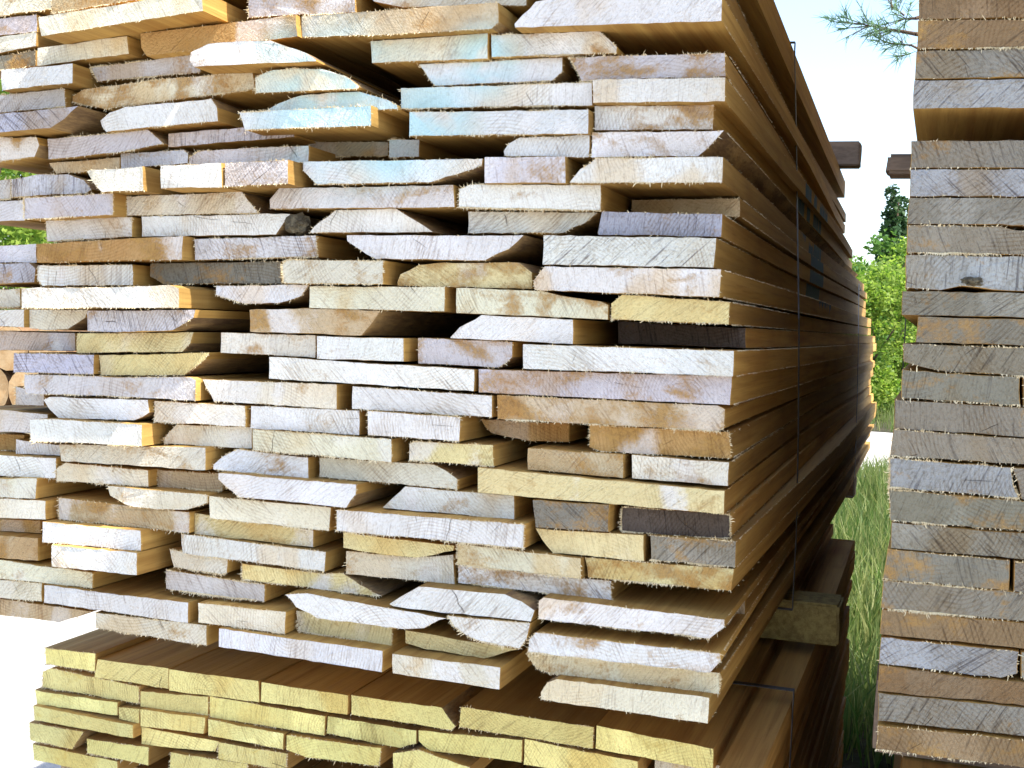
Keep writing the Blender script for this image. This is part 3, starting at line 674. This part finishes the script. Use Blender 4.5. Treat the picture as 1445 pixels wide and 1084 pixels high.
o_low = Vector(((LX0 + LX1) / 2, Y_LOW, 0.09))
LLEN = on_x(1208, 800, LX1).y - Y_LOW; print('LLEN', LLEN)
p_low = pack('lumber_pack', low, LLEN, o_low, [M['endlow'], M['sidelow'], M['wane']], [M['endlow'], M['sidelow'], M['wane']], 0.8, 'yellow lumber pack underneath the big middle pack, at the bottom edge')
xf = on_y(912, 1078, Y_LOW).x
filler(p_low, o_low, 'flank_planks', xf, LX1 - 0.004, LZ0 + 0.001, LZ1 - 0.036, Y_LOW + 0.02, LLEN - 0.05, 0.027, [M['endlow'], M['sidelow']], jx=0.006, jl=0.04)
filler(p_low, o_low, 'lower_planks', LX0 + 0.01, LX1 - 0.006, 0.09, LZ0 - 0.001, Y_LOW + 0.03, LLEN - 0.05, 0.027, [M['endlow'], M['sidelow']], jx=0.008, jl=0.05)
o_r = Vector(((RX0 + RX1) / 2, Y_RIGHT, RZ0))
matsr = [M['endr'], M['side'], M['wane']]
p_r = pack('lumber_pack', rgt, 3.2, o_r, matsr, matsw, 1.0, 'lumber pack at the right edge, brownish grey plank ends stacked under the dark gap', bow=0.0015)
filler(p_r, o_r, 'hidden_planks', RX1 + 0.005, RX1 + 0.8, RZ0, RZ1, Y_RIGHT, 3.2, 0.030, mats)
o_u = Vector(((UX0 + UX1) / 2, Y_RIGHT, UZ0))
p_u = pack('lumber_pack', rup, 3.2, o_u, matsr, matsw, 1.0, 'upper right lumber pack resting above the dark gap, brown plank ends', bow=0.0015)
filler(p_u, o_u, 'upper_planks', UX0 + 0.005, UX1 + 0.8, UZ1, UZ1 + 1.02, Y_RIGHT, 3.2, 0.030, mats, jx=0.004)
filler(p_u, o_u, 'hidden_planks', UX1 + 0.005, UX1 + 0.8, UZ0, UZ1 - 0.01, Y_RIGHT, 3.2, 0.030, mats)

# ------------------------------------------------------------------ straps (parts of the packs they hold)
XTOP = on_y(1021, 20, Y_MAIN).x
def askew(y, z): return TOPSHEAR * max(0.0, min(1.0, (z - 1.52) / 0.35)) * (y - Y_MAIN) + 0.96 * (XTOP - MX1) * max(0.0, min(1.0, (z - 1.55) / 0.25))
def strap(parent, origin, x0, x1, path, wd=0.016, th=0.0012, fx=lambda y, z: 0.0):
    """a band round the pack; path: (y, z) down its sides, top to bottom"""
    v, f = [], []; o_ = origin
    for xx, sg in ((x1, 1), (x0, -1)):
        k = len(v)
        for (y, z) in path:
            for dy, dx in ((-wd / 2, 0), (wd / 2, 0), (wd / 2, th * sg), (-wd / 2, th * sg)): v.append((xx + dx + fx(y, z) - o_.x, y + dy - o_.y, z - o_.z))
        for i in range(len(path) - 1):
            for q in range(4): f.append((k + i * 4 + q, k + i * 4 + (q + 1) % 4, k + i * 4 + 4 + (q + 1) % 4, k + i * 4 + 4 + q))
    for (y, z), sg in ((path[0], 1), (path[-1], -1)):
        box(v, f, ((x0 + x1) / 2 + fx(y, z) - o_.x, y - o_.y, z + sg * th - o_.z), (x1 - x0 + 2 * th, wd, th))
    return link('strap', mesh('strap', v, f, [M['strap']]), parent)
def spath(pix, X, zt, zb):
    pts = []
    for px, py in pix:                                               # find the pack's side where this pixel meets it
        p = on_x(px, py, X)
        for _ in range(6): p = on_x(px, py, X + 0.004 + askew(p.y, p.z))
        pts.append(p)
    return [(pts[0].y, zt)] + [(p.y, p.z) for p in pts] + [(pts[-1].y, zb)]
strap(p_main, o_main, MX0 - 0.01, MX1 + 0.004, spath(((1121, 70), (1124, 250), (1127, 450), (1126, 620), (1123, 760)), MX1, MTOP + 0.002, MZ0 - 0.002), 0.014, fx=askew)
strap(p_main, o_main, MX0 - 0.01, MX1 + 0.006, spath(((1211, 400), (1210, 470), (1209, 540), (1206, 640)), MX1, on_x(1211, 395, MX1).z, MZ0 - 0.002), 0.016, fx=askew)
yl = on_z(1106, 975, LZ1).y
strap(p_low, o_low, LX0 - 0.004, LX1 + 0.004, [(yl, LZ1 + 0.002), (yl, 0.088)], 0.014)
strap(p_r, o_r, RX0 - 0.002, RX1 + 0.8, [(Y_RIGHT + 0.5, RZ1 + 0.002), (Y_RIGHT + 0.5, RZ0 - 0.003)], 0.02)
strap(p_u, o_u, UX0 - 0.004, UX1 + 0.8, [(Y_RIGHT + 0.55, UZ1 + 1.03), (Y_RIGHT + 0.55, UZ0 - 0.003)], 0.02)
# lumps of bark left on two plank ends
def bark_lump(px, py, w_, h_, Y, parent, origin):
    a = on_y(px, py, Y); sc_ = (on_y(px + 1, py, Y) - a).length; bm = bmesh.new(); bmesh.ops.create_icosphere(bm, subdivisions=3, radius=1.0)
    for v_ in bm.verts:
        q = v_.co.copy(); f_ = 1 + 0.55 * noise.noise(q * 2.3 + Vector((px, py, 0))) + 0.25 * noise.noise(q * 6)
        v_.co = Vector((q.x * w_ * sc_ * 0.5, q.y * 0.02 + 0.012, q.z * h_ * sc_ * 0.5)) * f_
    me = bpy.data.meshes.new('bark'); bm.to_mesh(me); bm.free(); me.materials.append(M['bark']); link('bark', me, parent, a - origin)
bark_lump(1372, 397, 34, 16, Y_RIGHT - 0.004, p_r, o_r); bark_lump(414, 316, 30, 26, Y_MAIN - 0.012, p_main, o_main)

# ------------------------------------------------------------------ bearers between the packs
def bearer(x0, x1, y, z0, z1, mat, label, wd=None):
    wd = wd or (z1 - z0); bm = bmesh.new(); bmesh.ops.create_cube(bm, size=1.0)
    for v in bm.verts: v.co = Vector((v.co.x * (x1 - x0), v.co.y * wd, v.co.z * (z1 - z0) + (z1 - z0) / 2))
    bmesh.ops.subdivide_edges(bm, edges=bm.edges, cuts=3, use_grid_fill=True)
    bmesh.ops.bevel(bm, geom=[e for e in bm.edges if e.calc_face_angle(0) > 1.0], offset=0.004, segments=2, affect='EDGES')
    for v in bm.verts:
        v.co += Vector((noise.noise(v.co * 30 + Vector((x0, y, z0)) * 9) * 0.003, noise.noise(v.co * 25 + Vector((7, y, z0))) * 0.003, 0))
    me = bpy.data.meshes.new('bearer'); bm.to_mesh(me); bm.free(); me.materials.append(mat)
    return tag(link('bearer', me, None, ((x0 + x1) / 2, y, z0)), label, 'bearer', 'timber bearers between the packs')
gz0, gz1 = LZ1 + 0.003, MZ0 - 0.003
pb = on_z(1137, 850, gz1)
print('gap low-main', gz1 - gz0, 'bearer y', pb.y)
bearer(MX0 + 0.05, on_y(1184, 880, pb.y).x, pb.y + 0.05, gz0, gz1, M['bearery'], 'thick rough yellow bearer end sticking out right under the big pack', 0.10)
bearer(MX0 + 0.05, on_y(1206, 690, 4.3).x, 4.35, gz0, gz1, M['bearer'], 'dark bearer under the far end of the big pack', 0.10)
bearer(MX0 + 0.2, on_y(1212, 240, 4.0).x, 4.05, MTOP + 0.003, MTOP + 0.078, M['bearer'], 'grey bearer end lying on top of the big pack, against the sky', 0.09)
bearer(on_y(1251, 230, Y_RIGHT + 0.28).x, RX1 + 0.8, Y_RIGHT + 0.32, RZ1 + 0.003, UZ0 - 0.003, M['bearer'], 'grey bearer sticking out left from the gap between the right packs', 0.06)
bearer(RX0 - 0.005, RX1 + 0.8, Y_RIGHT + 2.8, RZ1 + 0.003, UZ0 - 0.003, M['bearer'], 'bearer at the back of the gap between the right packs', 0.06)
for yy, lab in ((Y_RIGHT + 0.35, 'near bearer below the lowest plank of the right pack'), (Y_RIGHT + 2.8, 'far bearer below the right pack')):
    bearer(RX0 - 0.01, RX1 + 0.8, yy, RZ0 - 0.10, RZ0 - 0.003, M['bearer'], lab, 0.10)
for yy, lab in ((Y_LOW + 0.35, 'ground bearer below the near end of the yellow pack'), (Y_LOW + LLEN - 0.5, 'ground bearer below the far end of the yellow pack')):
    bearer(LX0 + 0.03, LX1 + 0.02, yy, 0.0, 0.087, M['bearer'], lab, 0.10)
# what carries the right pack: another pack below it, mostly out of the picture
o_rb = Vector((RX0 + 0.5, Y_RIGHT + 0.12, 0.09)); p_rb = empty('lumber_pack', o_rb); tag(p_rb, 'dark lumber pack under the bearers of the right pack, bottom right corner', 'lumber pack')
filler(p_rb, o_rb, 'planks', RX0 + 0.02, RX1 + 0.8, 0.09, RZ0 - 0.103, Y_RIGHT + 0.12, 3.0, 0.030, [M['end'], M['sidelow']], jx=0.01)
for yy, lab in ((Y_RIGHT + 0.5, 'ground bearer below the near end of the bottom right pack'), (Y_RIGHT + 2.8, 'ground bearer below the far end of the bottom right pack')):
    bearer(RX0 + 0.03, RX1 + 0.8, yy, 0.0, 0.087, M['bearer'], lab, 0.10)
# added unseen pack, height and front set to block sun from the visible packs
o_n = Vector((RX1 + 1.5, Y_RIGHT - 0.42, 0.0)); p_n = empty('lumber_pack', o_n); tag(p_n, 'tall lumber pack added to block the sun, unseen outside the right edge', 'lumber pack')
filler(p_n, o_n, 'planks', RX1 + 0.9, RX1 + 2.0, 0.0, 4.5, Y_RIGHT - 0.42, 3.2, 0.030, [M['end'], M['side']], jx=0.01, jy=0.01)
# ------------------------------------------------------------------ ground
def groundmat():
    m, t, b = newmat('pale_gravel', 0.95)
    geo = t.nodes.new('ShaderNodeNewGeometry'); p = geo.outputs['Position']
    n1 = noi(t, p, 1.3, 5); n2 = noi(t, p, 60, 4, 0.7); n3 = noi(t, p, 9, 4)
    col = mix(t, ramp(t, n1, 0.35, 0.7), (0.48, 0.46, 0.43), (0.39, 0.37, 0.33))
    col = mix(t, mth(t, 'MULTIPLY', ramp(t, n2, 0.45, 0.7), 0.45), col, (0.22, 0.19, 0.16))
    col = mix(t, mth(t, 'MULTIPLY', ramp(t, n3, 0.6, 0.75), 0.4), col, (0.33, 0.27, 0.19))
    t.links.new(col, b.inputs['Base Color']); bump(t, b, mth(t, 'ADD', n2, n3), 0.8, 0.012)
    return m
v, f = [], []
n = 60
for i in range(n + 1):
    for j in range(n + 1):
        sx = (i / n * 2 - 1); sy = (j / n * 2 - 1)
        x = math.copysign(abs(sx) ** 3, sx) * 500; y = math.copysign(abs(sy) ** 3, sy) * 500 + 4
        v.append((x, y, 0.0))
for i in range(n):
    for j in range(n):
        a = i * (n + 1) + j; f.append((a, a + n + 1, a + n + 2, a + 1))
tag(link('ground', mesh('ground', v, f, [groundmat()])), kind='structure')
# turf bed under the grass, darkened and drawn forward to imitate shade in the gap
turf = simple('shade_toned_turf', (0.035, 0.040, 0.016), (0.055, 0.042, 0.026), 14, 0.95, 0.8, 0.02)
def patch(name, x0, x1, y0, y1, z, mat):
    v, f = [], []; nx, ny = 24, 30
    for i in range(nx + 1):
        for j in range(ny + 1):
            x = x0 + (x1 - x0) * i / nx; y = y0 + (y1 - y0) * j / ny
            if i in (0, nx): x += noise.noise(Vector((y * 0.8, i, 3))) * 0.3
            if j in (0, ny): y += noise.noise(Vector((x * 0.8, j, 5))) * 0.3
            v.append((x, y, z))
    for i in range(nx):
        for j in range(ny):
            a = i * (ny + 1) + j; f.append((a, a + ny + 1, a + ny + 2, a + 1))
    return tag(link(name, mesh(name, v, f, [mat])), kind='structure')
patch('turf', -1.6, 3.0, 1.0, 13.5, 0.006, turf)  # bare near strip: dark colour stands in for shade between the packs
patch('verge', -14, 12, 20.5, 60, 0.006, turf)
gm = leafmat('grass_blade', (0.06, 0.13, 0.025), (0.26, 0.27, 0.10), 0.4)
def grass(name, x0, x1, y0, y1, count, h0, h1, label):
    v, f = [], []
    for _ in range(count):
        x = random.uniform(x0, x1); y = random.uniform(y0, y1)
        if noise.noise(Vector((x * 1.1, y * 1.1, 2))) < -0.3: continue
        h = random.uniform(h0, h1) * (0.8 + 0.5 * noise.noise(Vector((x, y, 8)))); a = random.uniform(0, 6.28); wv = Vector((math.cos(a), math.sin(a), 0)) * random.uniform(0.003, 0.007)
        ld_ = Vector((random.gauss(0, 1), random.gauss(0, 1), 0)) * h * 0.25
        p0 = Vector((x, y, 0.004)); p1 = p0 + Vector((0, 0, h * 0.55)) + ld_ * 0.35; p2 = p0 + Vector((0, 0, h * 0.95)) + ld_
        k = len(v); v.extend((p0 - wv, p0 + wv, p1 + wv * 0.8, p1 - wv * 0.8, p2)); f.extend(((k, k + 1, k + 2, k + 3), (k + 3, k + 2, k + 4)))
    tag(link(name, mesh(name, v, f, [gm])), label, 'grass', kind='stuff')
grass('grass', -1.5, 1.2, 4.4, 13.2, 28000, 0.16, 0.50, 'tall green grass growing in the gap behind the packs')
grass('grass', -9, 7, 20.6, 28, 16000, 0.2, 0.6, 'far green grass along the foot of the bushes')

# ------------------------------------------------------------------ vegetation
def leaf_crown(blobs, count, size, elong=1.6, droop=0.3):
    v, f = [], []
    tot = sum(r[0] * r[1] * r[2] for _, r in blobs)
    for c, r in blobs:
        for _ in range(int(count * r[0] * r[1] * r[2] / tot)):
            d = Vector((random.gauss(0, 1), random.gauss(0, 1), random.gauss(0, 1))).normalized() * (random.random() ** 0.45)
            p = Vector((c[0] + d.x * r[0], c[1] + d.y * r[1], c[2] + d.z * r[2]))
            if noise.noise(p * 1.4 / max(0.3, min(r))) < -0.18: continue
            a = Vector((random.gauss(0, 1), random.gauss(0, 1), random.gauss(0, .6) - droop)).normalized(); s = size * random.uniform(0.6, 1.3)
            b_ = a.cross(Vector((random.gauss(0, 1), random.gauss(0, 1), random.gauss(0, 1)))).normalized() * s / elong * 0.5
            k = len(v); v.extend((p - a * s * 0.5, p + b_, p + a * s * 0.5, p - b_)); f.append((k, k + 1, k + 2, k + 3))
    return v, f
def limb(v, f, p0, p1, r0, r1, n=7):
    d = (p1 - p0).normalized(); a = d.orthogonal().normalized(); b_ = d.cross(a); k = len(v); segs = 4
    for s in range(segs + 1):
        t_ = s / segs; c = p0.lerp(p1, t_) + (a * noise.noise(p0 + d * t_ * 2) + b_ * noise.noise(p1 + d * t_ * 2)) * (p1 - p0).length * 0.04 * (0 if s in (0, segs) else 1)
        r = r0 + (r1 - r0) * t_
        for i in range(n): v.append(c + (a * math.cos(6.283 * i / n) + b_ * math.sin(6.283 * i / n)) * r)
    for s in range(segs):
        for i in range(n): f.append((k + s * n + i, k + s * n + (i + 1) % n, k + (s + 1) * n + (i + 1) % n, k + (s + 1) * n + i))
bark = simple('tree_bark', (0.16, 0.11, 0.075), (0.07, 0.05, 0.035), 14, 0.95, 0.9, 0.02, (1, 1, 0.25))
LM = {'bright': leafmat('bright_leaf', (0.09, 0.18, 0.02), (0.30, 0.38, 0.07), 0.5), 'mid': leafmat('mid_leaf', (0.05, 0.13, 0.02), (0.11, 0.20, 0.035), 0.35),
      'dark': leafmat('dark_needle', (0.022, 0.06, 0.02), (0.05, 0.10, 0.03), 0.2), 'pine': leafmat('pine_needle', (0.10, 0.19, 0.12), (0.17, 0.26, 0.15), 0.5)}
def tree(name, loc, h, rad, kind, count, leaf, label, cat, group, trunk=0.12, low=0.25, conifer=False):
    e = empty(name, loc); tag(e, label, cat, group)
    v, f = [], []
    limb(v, f, Vector((0, 0, -0.02)), Vector((0.05 * h * random.uniform(-1, 1), 0, h * (0.92 if conifer else 0.6))), trunk, trunk * 0.25)
    blobs = []
    if conifer:
        ns = 9
        for s in range(ns):
            z = h * (low + (1 - low) * (s + 0.5) / ns); r = rad * (1 - 0.72 * (s / ns) ** 1.4)
            blobs.append(((random.uniform(-.1, .1) * r, random.uniform(-.1, .1) * r, z), (r, r, h * (1 - low) / ns * 0.85)))
            for q in range(3):
                a = random.uniform(0, 6.28); limb(v, f, Vector((0, 0, z - 0.1)), Vector((math.cos(a) * r * .8, math.sin(a) * r * .8, z)), trunk * .2, trunk * .05, 5)
    else:
        for s in range(11):
            a = random.uniform(0, 6.28); q = random.uniform(0.15, 0.7); z = h * random.uniform(low, 0.88)
            c = (math.cos(a) * rad * q, math.sin(a) * rad * q, z); rr = rad * random.uniform(0.34, 0.55)
            blobs.append((c, (rr, rr, rr * 0.8))); limb(v, f, Vector((0, 0, z * 0.45)), Vector(c), trunk * 0.35, trunk * 0.08, 5)
    link('trunk', mesh('trunk', v, f, [bark], smooth=True), e)
    lv, lf = leaf_crown(blobs, count, leaf)
    link('crown', mesh('crown', lv, lf, [LM[kind]]), e)
    return e
def at(px, Y): 
    p = on_y(px, 480, Y); return Vector((p.x, Y, 0))
GR = 'trees and bushes behind the packs'
tree('bush', at(1228, 24), 3.1, 1.3, 'bright', 16000, 0.085, 'bright sunlit bush showing through the gap between the packs', 'bush', GR, 0.05, 0.08)
tree('bush', at(1262, 27), 3.2, 1.4, 'bright', 16000, 0.09, 'sunlit leafy bush touching the left edge of the right pack', 'bush', GR, 0.05, 0.08)
tree('bush', at(1190, 26), 3.2, 1.6, 'mid', 14000, 0.10, 'green bush half hidden behind the far end of the big pack', 'bush', GR, 0.06, 0.08)
tree('tree', at(1228, 44), 5.0, 2.2, 'bright', 13000, 0.16, 'light green rounded tree top just right of the big pack', 'tree', GR, 0.16, 0.12)
tree('conifer', at(1248, 50), 7.3, 0.75, 'dark', 8000, 0.22, 'tall narrow dark conifer, left one of the pair against the sky', 'tree', GR, 0.14, 0.1, True)
tree('conifer', at(1261, 52), 7.0, 1.0, 'dark', 9000, 0.22, 'dark conifer, right one of the pair against the sky', 'tree', GR, 0.14, 0.1, True)
tree('tree', at(1292, 46), 5.5, 2.2, 'mid', 7000, 0.24, 'green tree mostly hidden behind the right pack', 'tree', GR, 0.16, 0.15)
# left of the pack
tree('tree', at(-40, 12), 6.0, 2.2, 'bright', 26000, 0.09, 'green tree glimpsed through the gaps at the left edge, above the logs', 'tree', GR, 0.12, 0.22)
tree('tree', at(60, 17), 7.0, 2.6, 'mid', 12000, 0.18, 'green tree farther back behind the left end of the big pack', 'tree', GR, 0.14, 0.15)

# pine whose branch hangs into the sky between the packs
def pine():
    base = on_y(1345, 480, 7.5); e = empty('pine_tree', Vector((base.x, 7.5, 0))); tag(e, 'pine tree hidden behind the right packs, thin branch reaching into the sky', 'tree')
    o0 = Vector((base.x, 7.5, 0)); v, f = [], []; nv, nf = [], []
    limb(v, f, Vector((0, 0, 0)), Vector((0.1, 0, 6.5)), 0.13, 0.03)
    def needles(p, d, s=0.11, n=26):
        for _ in range(n):
            a = (d * 0.7 + Vector((random.gauss(0, 1), random.gauss(0, 1), random.gauss(0, 1))) * 0.55).normalized() * s * random.uniform(.6, 1.2)
            b_ = a.cross(Vector((random.gauss(0, 1), 1, random.gauss(0, 1)))).normalized() * 0.0028
            q = p - d * random.uniform(0, 0.08); k = len(nv); nv.extend((q - b_, q + b_, q + a)); nf.append((k, k + 1, k + 2))
    def twig(pa, pb, r, side=4):
        limb(v, f, pa, pb, r, r * 0.3, 5); d = (pb - pa).normalized()
        needles(pb, d)
        for s in range(side):
            t_ = random.uniform(0.35, 0.95); p = pa.lerp(pb, t_); q = p + (d * 0.6 + Vector((random.uniform(-.7, .7), random.uniform(-.7, .7), random.uniform(-.5, .6)))).normalized() * random.uniform(.08, .2)
            limb(v, f, p, q, r * 0.4, r * 0.15, 4); needles(q, (q - p).normalized(), 0.09, 16)
    P = lambda px, py, Y=7.3: on_y(px, py, Y) - o0
    twig(P(1292, 48), P(1215, 34), 0.012, 9); twig(P(1215, 34), P(1185, 31), 0.005, 3)
    twig(P(1292, 26), P(1270, 27), 0.009, 5); twig(P(1276, 22), P(1258, 8), 0.006, 4); twig(P(1259, 14), P(1255, -20), 0.006, 3)
    twig(P(1286, 64), P(1262, 62), 0.006, 3); twig(P(1250, 60), P(1234, 52), 0.005, 2); twig(P(1262, 62), P(1250, 60), 0.005, 1)
    twig(P(1275, 78), P(1266, 80), 0.004, 1)
    limb(v, f, Vector((0.05, 0, 3.2)), P(1292, 48), 0.03, 0.012, 6); limb(v, f, Vector((0.05, 0, 3.4)), P(1292, 26), 0.03, 0.01, 6); limb(v, f, Vector((0.05, 0, 3.0)), P(1286, 64), 0.02, 0.006, 5)
    for s in range(46):
        z = random.uniform(3.4, 6.4); a = random.uniform(-1.2, 1.9); l = random.uniform(.4, 1.0)
        twig(Vector((0.05, 0, z)), Vector((0.05 + math.cos(a) * l, math.sin(a) * l, z + random.uniform(-.1, .3))), 0.012, 4)
    link('trunk', mesh('trunk', v, f, [bark], smooth=True), e); link('crown', mesh('crown', nv, nf, [LM['pine']]), e)
pine()

# ------------------------------------------------------------------ log pile seen past the left edge of the pack
logbark = simple('log_bark', (0.30, 0.17, 0.08), (0.15, 0.085, 0.045), 12, 0.9, 0.9, 0.02)
logend = simple('log_end', (0.62, 0.42, 0.22), (0.48, 0.28, 0.12), 9, 0.85, 0.5, 0.01)
def log(c, r, ln, lab):
    v, f, mi = [], [], []; n = 18; o0 = Vector(c)
    prof = [1 + 0.06 * noise.noise(Vector((math.cos(6.283 * i / n) * 1.3 + c[0] * 5, math.sin(6.283 * i / n) * 1.3 + c[2] * 5, 0))) for i in range(n)]
    for y in (0, ln * 0.5, ln):
        for i in range(n): v.append((math.cos(6.283 * i / n) * r * prof[i], y, math.sin(6.283 * i / n) * r * prof[i] ))
    for s in range(2):
        for i in range(n): f.append((s * n + (i + 1) % n, s * n + i, (s + 1) * n + i, (s + 1) * n + (i + 1) % n)); mi.append(0)
    b = link('log', mesh('log', v, f, [logbark], smooth=True), None, o0)
    tag(b, lab, 'log', 'logs piled behind the left edge of the big pack')
    for y in (-0.001, ln + 0.001):
        ev = [(0.01 * r, y - (0.006 if y < 0 else -0.006), 0)] + [(math.cos(6.283 * i / n) * r * prof[i] * .985, y, math.sin(6.283 * i / n) * r * prof[i] * .985) for i in range(n)]
        ef = [((0, i + 1, (i + 1) % n + 1) if y < 0 else (0, (i + 1) % n + 1, i + 1)) for i in range(n)]
        link('cut_end', mesh('cut_end', ev, ef, [logend]), b)
YL = 6.5
pl = on_y(12, 500, YL); r = 0.15; row = 0
names = ['lowest', 'second lowest', 'third lowest', 'fourth lowest', 'fifth lowest', 'sixth lowest', 'seventh lowest', 'eighth lowest']
z = r
while z < on_y(12, 440, YL).z:
    for q in range(-1, 2):
        log((pl.x + (q + 0.5 * (row % 2)) * r * 2.03 + 0.05, YL + random.uniform(-.08, .08), z), r * random.uniform(.93, 1.0), 3.0,
            '%s log in the %s row of the pile seen past the left edge' % (('left', 'middle', 'right')[q + 1], names[row]))
    z += r * 1.76; row += 1
